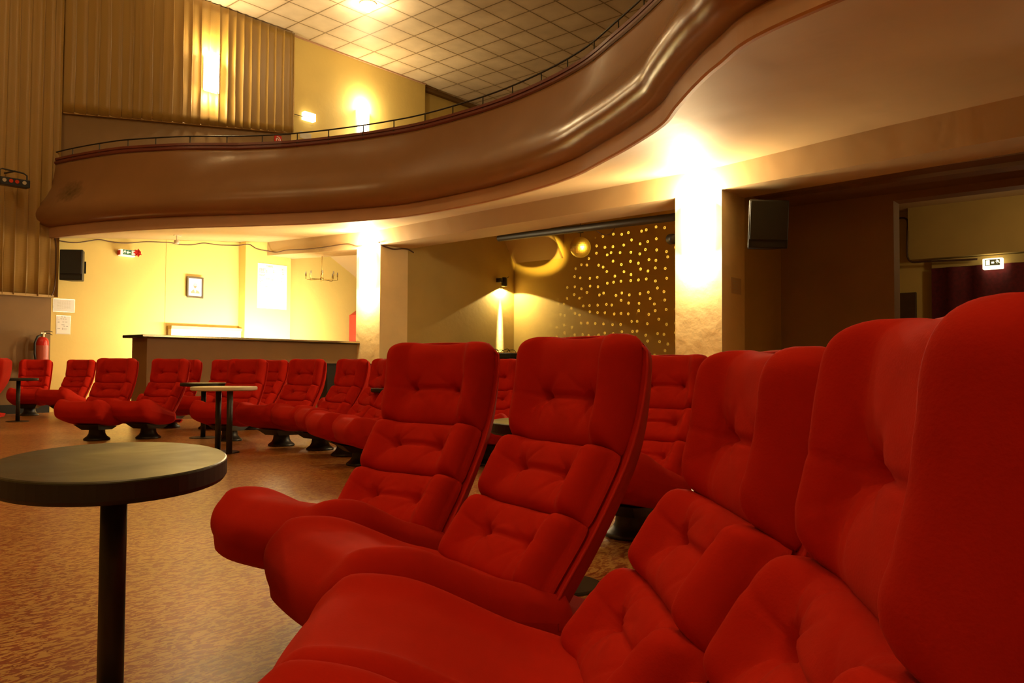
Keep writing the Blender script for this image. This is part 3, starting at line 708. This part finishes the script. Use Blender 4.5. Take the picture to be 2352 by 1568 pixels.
# exit sign in far room (faces -x)
q0 = onx(2254, 593, 14.2); q1 = onx(2301, 611, 14.2)
ex3 = thing('exit_sign', (14.28, q0.y, q1.z), -PI/2, 'lit exit sign above the dark red curtain in the far room', 'exit sign')
w_ = q0.y-q1.y; h_ = .17; ex3.location = (14.28, q0.y, q0.z-h_)
MB().box((0, 0, 0), (w_, .10, h_)).build('housing', M['signglow'], ex3, bevel=.012)
MB().box((w_*.13, -.003, h_*.32), (w_*.87, 0, h_*.88)).build('green_panel', emit('exit_dim', (.10, .09, .03), .5), ex3)
mb = MB().box((w_*.18, -.005, h_*.38), (w_*.36, -.003, h_*.82)); Mx = Matrix.Translation((w_*.74, -.003, h_*.58)) @ Matrix.Rotation(PI/2, 4, 'X') @ Matrix.Scale(-1, 4, (1, 0, 0))
for poly in man(h_*.26): mb.prism(poly, .002, Mx)
mb.box((w_*.45, -.005, h_*.5), (w_*.58, -.003, h_*.66)); mb.build('pictogram', M['signglow'], ex3)

# red hydrant sign
q0 = ony(631, 309, 14.16); q1 = ony(647, 326, 14.16); w_ = q1.x-q0.x; h_ = q0.z-q1.z+.02
hy = thing('fire_hose_sign', (q0.x, 14.165, q1.z-.02), 0, 'square red fire hose sign on the brown panel behind the balcony rail', 'sign')
MB().box((0, 0, 0), (w_, .01, h_)).build('plate', M['signred'], hy)
mb = MB().tube([(w_*.28+.5*w_*math.sin(a)*1.0, -.004, h_*.35+h_*.45*math.cos(a)) for a in [k*PI/14*.9 for k in range(13)]], .009, 6)
mb.tube([(w_*.3+.25*w_*math.sin(a), -.004, h_*.2+h_*.35*math.cos(a)) for a in [k*PI/12*.7 for k in range(9)]], .009, 6).tube([(w_*.25, -.004, .02), (w_*.25, -.004, h_*.5)], .009, 6)
mb.build('symbol', M['paper'], hy)

# extinguisher
q = ony(98, 768, 13.98); e = thing('fire_extinguisher', (q.x, 13.98, .70), 0, 'red fire extinguisher hung on the brown wall at the left corner', 'fire extinguisher')
MB().lathe([(.04, 0), (.085, .012), (.09, .03), (.09, .44), (.08, .48), (.055, .505), (.03, .515)], 28).build('cylinder', M['extred'], e, smooth=True)
MB().lathe([(.0905, .12), (.0905, .38)], 28).build('label_band', mat('extinguisher_label', (.48, .10, .06), .4), e)
MB().lathe([(.028, .51), (.028, .56), (.02, .575)], 16).box((-.03, -.02, .565), (.04, .02, .585)).build('valve', M['chrome'], e)
MB().tube([(.02, 0, .60), (.08, -.01, .615), (.14, -.01, .60)], .006, 6).tube([(.02, 0, .575), (.09, -.01, .575), (.14, -.01, .55)], .006, 6).build('lever', M['blackmetal'], e)
MB().tube([(-.02, -.02, .55), (-.09, -.05, .52), (-.13, -.06, .42), (-.13, -.06, .25), (-.10, -.05, .08)], .015, 8).build('hose', M['black'], e, smooth=True)
MB().box((-.05, .09, .3), (.05, .15, .42)).build('wall_hook', M['blackmetal'], e)

# sconces -----------------------------------------------------------
def sconce(loc, rz, label, w_=.30, h_=.72, d_=.13, power=60, es=14, gap=.0):
    # faces local -y, back at y=0
    t = thing('wall_lamp', loc, rz, label, 'wall lamp', 'tall white wall lamps')
    n = 14; P = []
    for k in range(n+1):
        a = PI*k/n; x = -w_/2*math.cos(a); y = -.02-(d_-.02)*math.sin(a)**.8
        P.append([(x, y, 0), (x, y, h_)])
    MB().grid(P).build('shade', emit('lamp_shade_glow', (1, .80, .48), es), t, smooth=True)
    MB().box((-w_/2+.02, -.02, -.005), (w_/2-.02, 0, h_+.005)).build('back_plate', M['white'], t, bevel=.004)
    light('lamp_glow_up', 'POINT', (0, -.12, h_+.07), power*.8, (1, .78, .44), .05, parent=t)
    light('lamp_glow_down', 'POINT', (0, -.12, -.07), power*.35, (1, .78, .44), .05, parent=t)
    light('lamp_glow', 'POINT', (0, -.22, h_*.5), power*.15, (1, .78, .44), .08, parent=t)
    return t
LB = []
sconce((BX0, 10.84, 1.27+H), -PI/2, 'tall white glowing lamp on the left pillar above the bar end', power=170, es=28)
sconce((BX0, 4.57, 1.35+H), -PI/2, 'tall glaring lamp on the right pillar below the balcony', power=195, es=26, w_=.34, h_=.66)
sconce((7.50, YW-.18, 5.15+H), 0, 'glaring lamp on the pleated gold curtain, high on the left', power=95, es=14)
sconce((11.25, YW, 5.05+H), 0, 'glaring lamp on the upper yellow wall just above the balcony rail', power=95, es=14)

# ceiling lights
def downlight(x, y, label, power=300):
    t = thing('ceiling_lamp', (x, y, CZ), 0, label, 'ceiling lamp', None)
    MB().lathe([(.16, -.02), (.16, 0)], 28).build('rim', M['chrome'], t)
    MB().lathe([(.03, -.17), (.07, -.13), (.08, -.08), (.05, -.03), (.04, -.015)], 20).build('bulb', emit('bulb_glow', (1, .82, .5), 25), t, smooth=True)
    light('ceiling_glow', 'POINT', (0, 0, -.32), power, (1, .74, .40), .09, parent=t)
    return t
downlight(9.5, 11.89, 'glowing bulb on the tiled ceiling near the top of the photo', 70)
HP = (125, 170, 120, 190, 200)
for i, (x, y) in enumerate(((2.5, 10.0), (2.5, 3.5), (-3.5, 9.5), (-3.5, 2.5), (-1, -3))):
    light('hall_light', 'POINT', (x, y, CZ-.4), HP[i], (1, .68, .29), .15)

# spot on wall (down-lighter)
sp = thing('spotlight', (11.95, 10.62, 1.62+H), 0, 'small black spotlight by the alcove corner throwing a bright streak down the wall', 'spotlight')
MB().lathe([(.055, -.02), (.06, 0), (.06, .12), (.045, .16)], 20, loc=(-.03, -.11, 0)).build('lamp_can', M['blackmetal'], sp, smooth=True)
MB().box((-.15, -.12, .06), (-.08, -.0, .14)).tube([(.0, -.05, .10), (.18, -.05, .20)], .006, 6).build('bracket', M['blackmetal'], sp)
light('spot_beam', 'SPOT', (-.03, -.10, -.04), 110, (1, .78, .36), .02, rot=(0.1, -.0, -1), spot=146, blend=.06, parent=sp)
light('spot_beam_core', 'SPOT', (-.03, -.085, -.04), 5200, (1, .84, .5), .045, rot=(.0, .10, -1), spot=11, blend=1, parent=sp)

# dark rail below the beam, disco ball and its pin spot
rail_ = MB(); r0 = onx(1146, 547, 9.55); r1_ = onx(1553, 498, 9.40)
rail_.tube([r0, r1_, r1_+(r1_-r0)*.03], .055, 12)
tag(rail_.build('curtain_tube', mat('dark_olive_tube', (.035, .025, .01), .5), smooth=True), 'long dark tube hung under the beam between the two pillars', 'tube')
bc = onx(1333, 568, 11.0)
db = thing('mirror_ball', bc, 0, 'golden-lit mirror ball hanging below the dark tube', 'mirror ball')
R = 24/FPX*(bc-Vector((0, 0, H))).dot(fwd)
mb = MB(); nb = 18
for i in range(nb):
    t0 = PI*i/nb; t1 = PI*(i+1)/nb; m_ = max(3, int(2*PI*math.sin((t0+t1)/2)*nb/PI))
    for k in range(m_):
        a0_ = 2*PI*k/m_; a1_ = 2*PI*(k+1)/m_
        mb.add([(R*math.sin(t)*math.cos(a), R*math.sin(t)*math.sin(a), R*math.cos(t)) for t, a in ((t0, a0_), (t1, a0_), (t1, a1_), (t0, a1_))], [(0, 1, 2, 3)])
mb.build('mirror_sphere', mat('mirror_tiles', (.95, .75, .25), .32, metal=1), db)
MB().tube([(0, 0, R-.01), (0, 0, 2.95+H-bc.z)], .006, 6).lathe([(.03, R+.07), (.055, R+.075), (.055, R+.12), (.03, R+.125)], 16).build('motor', M['blackmetal'], db)
lc = onx(1540, 549, 9.31)
ps = thing('pin_spot', lc, 0, 'small round lamp at the left edge of the bright pillar aimed at the mirror ball', 'spotlight')
dirv = (bc-lc).normalized(); rq = dirv.to_track_quat('Z', 'Y').to_matrix().to_4x4()
MB().lathe([(.05, -.14), (.065, -.10), (.07, 0), (.06, .0)], 20, Mx=rq).build('lamp_can', M['blackmetal'], ps, smooth=True)
MB().lathe([(.058, .0), (.055, .008)], 20, Mx=rq).build('lens', emit('pin_lens', (1, .9, .7), 6), ps)
tgt = bc+Vector((.03, -.065, -.058))
light('pin_beam', 'SPOT', lc+dirv*.06, 6000, (1, .62, .09), .03, rot=(tgt-lc), spot=9.2, blend=.7)
# reflections thrown by the ball: a patterned beam from the ball on to the alcove wall
def gobo():
    l = bpy.data.lights.new('ball_reflections', 'SPOT'); l.energy = 270; l.color = (1, .66, .15); l.shadow_soft_size = .002; l.spot_size = math.radians(140); l.spot_blend = .2
    l.use_nodes = True; nt = l.node_tree; em = nt.nodes['Emission']
    g = N(nt, 'ShaderNodeNewGeometry'); sx = N(nt, 'ShaderNodeSeparateXYZ'); nt.links.new(g.outputs['Normal'], sx.inputs[0]); cb = N(nt, 'ShaderNodeCombineXYZ')
    for k, ax_ in enumerate('YZ'):
        dv = N(nt, 'ShaderNodeMath', operation='DIVIDE'); nt.links.new(sx.outputs[ax_], dv.inputs[0]); nt.links.new(sx.outputs['X'], dv.inputs[1]); nt.links.new(dv.outputs[0], cb.inputs[k])
    v = N(nt, 'ShaderNodeTexVoronoi'); v.voronoi_dimensions = '2D'; v.feature = 'F1'; v.inputs['Scale'].default_value = 6.2; v.inputs['Randomness'].default_value = .6
    nt.links.new(cb.outputs[0], v.inputs['Vector'])
    r = ramp(nt, [(0, (0, 0, 0)), (.04, (.1, .1, .1)), (.075, (1, 1, 1)), (.115, (1, 1, 1)), (.155, (0, 0, 0))]); nt.links.new(v.outputs['Distance'], r.inputs['Fac'])
    m_ = N(nt, 'ShaderNodeMath', operation='MULTIPLY'); m_.inputs[1].default_value = 1.0; nt.links.new(r.outputs['Color'], m_.inputs[0]); nt.links.new(m_.outputs[0], em.inputs['Strength'])
    o = bpy.data.objects.new('ball_reflections', l); C.objects.link(o)
    o.location = bc+Vector((R+.03, -.02, 0)); o.rotation_euler = (onx(1480, 680, 12.35)-o.location).to_track_quat('-Z', 'Y').to_euler()
gobo()

# chandelier
hub = ony(739, 641, 12.9)
ch = thing('chandelier', hub, 0, 'brass chandelier with bare candle sockets hanging above the bar', 'chandelier')
MB().tube([(0, 0, .0), (0, 0, 1.0)], .008, 8).lathe([(.01, -.03), (.035, -.02), (.035, .02), (.018, .04), (.018, .16), (.01, .17)], 14).build('stem', M['brass'], ch)
for k in range(8):
    a = 2*PI*k/8+.2; ex_, ey_ = .30*math.cos(a), .30*math.sin(a)
    MB().tube([(0, 0, 0), (ex_*.9, ey_*.9, -.015), (ex_, ey_, -.01), (ex_, ey_, .05)], .006, 6).lathe([(.014, .05), (.014, .09)], 8, loc=(ex_, ey_, 0)).build('arm', M['brass'], ch)
    MB().lathe([(.012, .09), (.016, .10), (.010, .14)], 8, loc=(ex_, ey_, 0)).build('bulb', M['lensglass'], ch)
# smoke detector like fitting under soffit
sdp = ony(406, 548, 13.2)
sd = thing('ceiling_sensor', sdp, 0, 'small pale sensor on a bracket under the balcony by the yellow wall', 'sensor')
MB().lathe([(.03, -.09), (.05, -.07), (.045, -.03), (.02, -.02)], 16).tube([(0, 0, -.02), (0, 0, .06)], .01, 6).box((-.05, -.02, .05), (.08, .02, .07)).build('sensor_body', M['white'], sd)

# red drinks fridge seen beside the pillar
q0 = ony(812, 705, 13.7)
fg = thing('drinks_fridge', (q0.x, 13.3, 0), 0, 'red drinks fridge with a lit glass door, partly behind the left pillar', 'fridge')
zt_ = q0.z
MB().box((0, .0, 0), (.6, .55, zt_-.16)).build('cabinet', M['signred'], fg, bevel=.01)
MB().add([(0, 0, zt_-.16), (.6, 0, zt_-.16), (.6, .5, zt_-.16), (0, .5, zt_-.16), (.3, .02, zt_+.05), (.3, .5, zt_+.05)], [(0, 1, 4), (1, 2, 5, 4), (2, 3, 5), (3, 0, 4, 5), (0, 3, 2, 1)]).build('top_sign', M['signred'], fg)
MB().box((.05, -.01, .15), (.55, 0, zt_-.24)).build('glass_door', emit('fridge_inside', (.9, .85, .7), .9), fg)
mb = MB()
for k in range(7): mb.box((.05, -.014, .3+k*.2), (.55, -.01, .305+k*.2))
mb.build('shelf_lines', M['ink'], fg)

# cables along the wall and beam
def cable(pts, r, label):
    P = crom(pts, 6); o = MB().tube(P, r, 6).build('cable', M['cable'], smooth=True); return tag(o, label, 'cable')
pw = [ony(x, y, 14.17) for x, y in ((118, 549), (150, 555), (175, 557), (205, 553), (228, 550), (255, 555), (290, 558), (335, 555), (372, 556), (393, 557), (410, 561), (440, 562), (468, 558), (500, 562), (530, 563))]
pw += [ony(x, y, 13.97) for x, y in ((550, 563), (572, 561))]+[ony(x, y, 13.9) for x, y in ((590, 571),)]
pw += [onx(x, y, 8.70) for x, y in ((620, 577), (636, 579), (660, 574), (706, 572), (748, 567), (797, 560), (822, 565), (850, 560), (872, 556))]
cable(pw, .010, 'long brown cable sagging along the top of the yellow wall to the left pillar')
cable([ony(x, y, 10.49) for x, y in ((874, 562), (890, 568), (905, 572), (925, 571), (938, 573), (950, 580))], .012, 'dark cable looping on the shaded side of the left pillar')
cable([(4.83, YW-.22, 1.1+H), (4.88, YW-.2, 1.3+H), (4.89, YW-.18, 1.9+H), (4.86, YW-.19, 2.1+H)], .009, 'thin cable running up the edge of the far left curtain')
cable([ony(676, 262, 14.2), ony(690, 266, 14.2), ony(700, 270, 14.2)], .008, 'short cable from curtain to the upper exit sign')
cable([onx(1370, 530, 9.5), onx(1385, 538, 9.5), onx(1402, 536, 9.5), onx(1415, 520, 9.5)], .006, 'thin wire drooping from the dark tube')
cable([onx(2050, 503, 14.55), onx(2082, 503, 14.5), onx(2084, 540, 14.27), onx(2087, 596, 14.27), onx(2130, 600, 14.27), onx(2245, 595, 14.27)], .016, 'dark conduit around the bulkhead in the far room')

# dark red curtain in the far room
P = []
for k in range(121):
    y = 3.31-k*.06; P.append([(14.42+.05*math.sin(k*.9)*1+.02*math.sin(k*2.3), y, .02), (14.42+.05*math.sin(k*.9+.1), y, 1.655+H)])
tag(MB().grid(P).build('dark_red_curtain', M['dkcurtain'], smooth=True), 'dark red curtain hanging in the far room under the exit sign', 'curtain')

# floodlight fixture at the far left
q = ony(33, 417, 13.6)
fl = thing('colour_floodlight', (q.x, 13.6, q.z), 0, 'black stage light with red lenses and a handle, in front of the far left curtain', 'stage light')
MB().add([(-.22, -.12, -.09), (.18, -.12, -.09), (.20, .10, -.07), (-.22, .10, -.07), (-.22, -.12, .03), (.18, -.12, .03), (.20, .12, .06), (-.22, .12, .06)], [(0, 3, 2, 1), (4, 5, 6, 7), (0, 1, 5, 4), (1, 2, 6, 5), (2, 3, 7, 6), (3, 0, 4, 7)]).build('lamp_body', M['blackbox'], fl, bevel=.01)
MB().tube([(-.20, 0, .03), (-.20, 0, .15), (-.17, 0, .17), (.12, 0, .15), (.17, 0, .12), (.17, 0, .03)], .012, 8).tube([(0, 0, .16), (0, .45, .2)], .015, 8).build('handle', M['blackmetal'], fl)
rl = mat('red_lens', (.55, .05, .02), .2); pl = mat('pale_lens', (.45, .4, .3), .2)
for k, (x, m_) in enumerate(((-.17, pl), (-.08, rl), (.0, rl), (.10, pl))):
    MB().lathe([(.028, -.125), (.028, -.118)], 14, Mx=Matrix.Translation((x, 0, -.02)) @ Matrix.Rotation(PI/2, 4, 'X') @ Matrix.Translation((0, 0, .245))).build('lens', m_, fl)

# DJ desk
q = onx(1140, 806, 11.0); q2_ = onx(1207, 827, 11.0)
dj = thing('dj_table', (10.7, 9.25, 0), 0, 'black table in the alcove carrying the mixing desk', 'table')
MB().box((0, 0, .86), (.7, 1.3, .90)).build('table_top', M['black'], dj, bevel=.006)
for x, y in ((.05, .05), (.65, .05), (.05, 1.25), (.65, 1.25)): MB().box((x-.03, y-.03, 0), (x+.03, y+.03, .86)).build('leg', M['blackmetal'], dj)
mx = thing('mixing_desk', (10.75, 9.33, .90), 0, 'black mixing desk with knobs, on the table in the alcove', 'mixer')
MB().box((0, 0, .03), (.5, 1.0, .13)).box((.05, .05, 0), (.45, .95, .03)).build('mixer_body', M['blackbox'], mx, bevel=.012)
mb = MB(); rnd = random.Random(4)
for a in range(5):
    for b in range(16): mb.lathe([(.008, .13), (.007, .148)], 6, loc=(.06+a*.09, .06+b*.058, 0))
mb.build('knobs', M['chrome'], mx)
mb = MB()
for k in range(5):
    y0 = .15+k*.14; mb.tube(crom([(.35, y0, .13), (.33, y0+.05, .19+.02*(k % 2)), (.3, y0+.15, .18), (.28, y0+.2, .13)], 4), .006, 5)
mb.build('patch_cables', M['blackmetal'], mx)

# ------------------------------------------------------------------ light
light('far_room_light', 'POINT', (12.4, 1.2, 1.9+H), 34, (1, .70, .34), .15)
o = light('bar_lamp', 'AREA', (3.1, 1.15, .10), 215, (1, .90, .60), 2.6, rot=(0, 1.0, .2), parent=bl_)
o.data.shape = 'RECTANGLE'; o.data.size_y = .12
wd = bpy.data.worlds.new('world'); bpy.context.scene.world = wd; wd.use_nodes = True
wd.node_tree.nodes['Background'].inputs[0].default_value = (.02, .012, .006, 1); wd.node_tree.nodes['Background'].inputs[1].default_value = 0.3
sc = bpy.context.scene
sc.view_settings.view_transform = 'Standard'; sc.view_settings.look = 'None'; sc.view_settings.gamma = 1; sc.view_settings.exposure = 0
sc.view_settings.use_curve_mapping = False
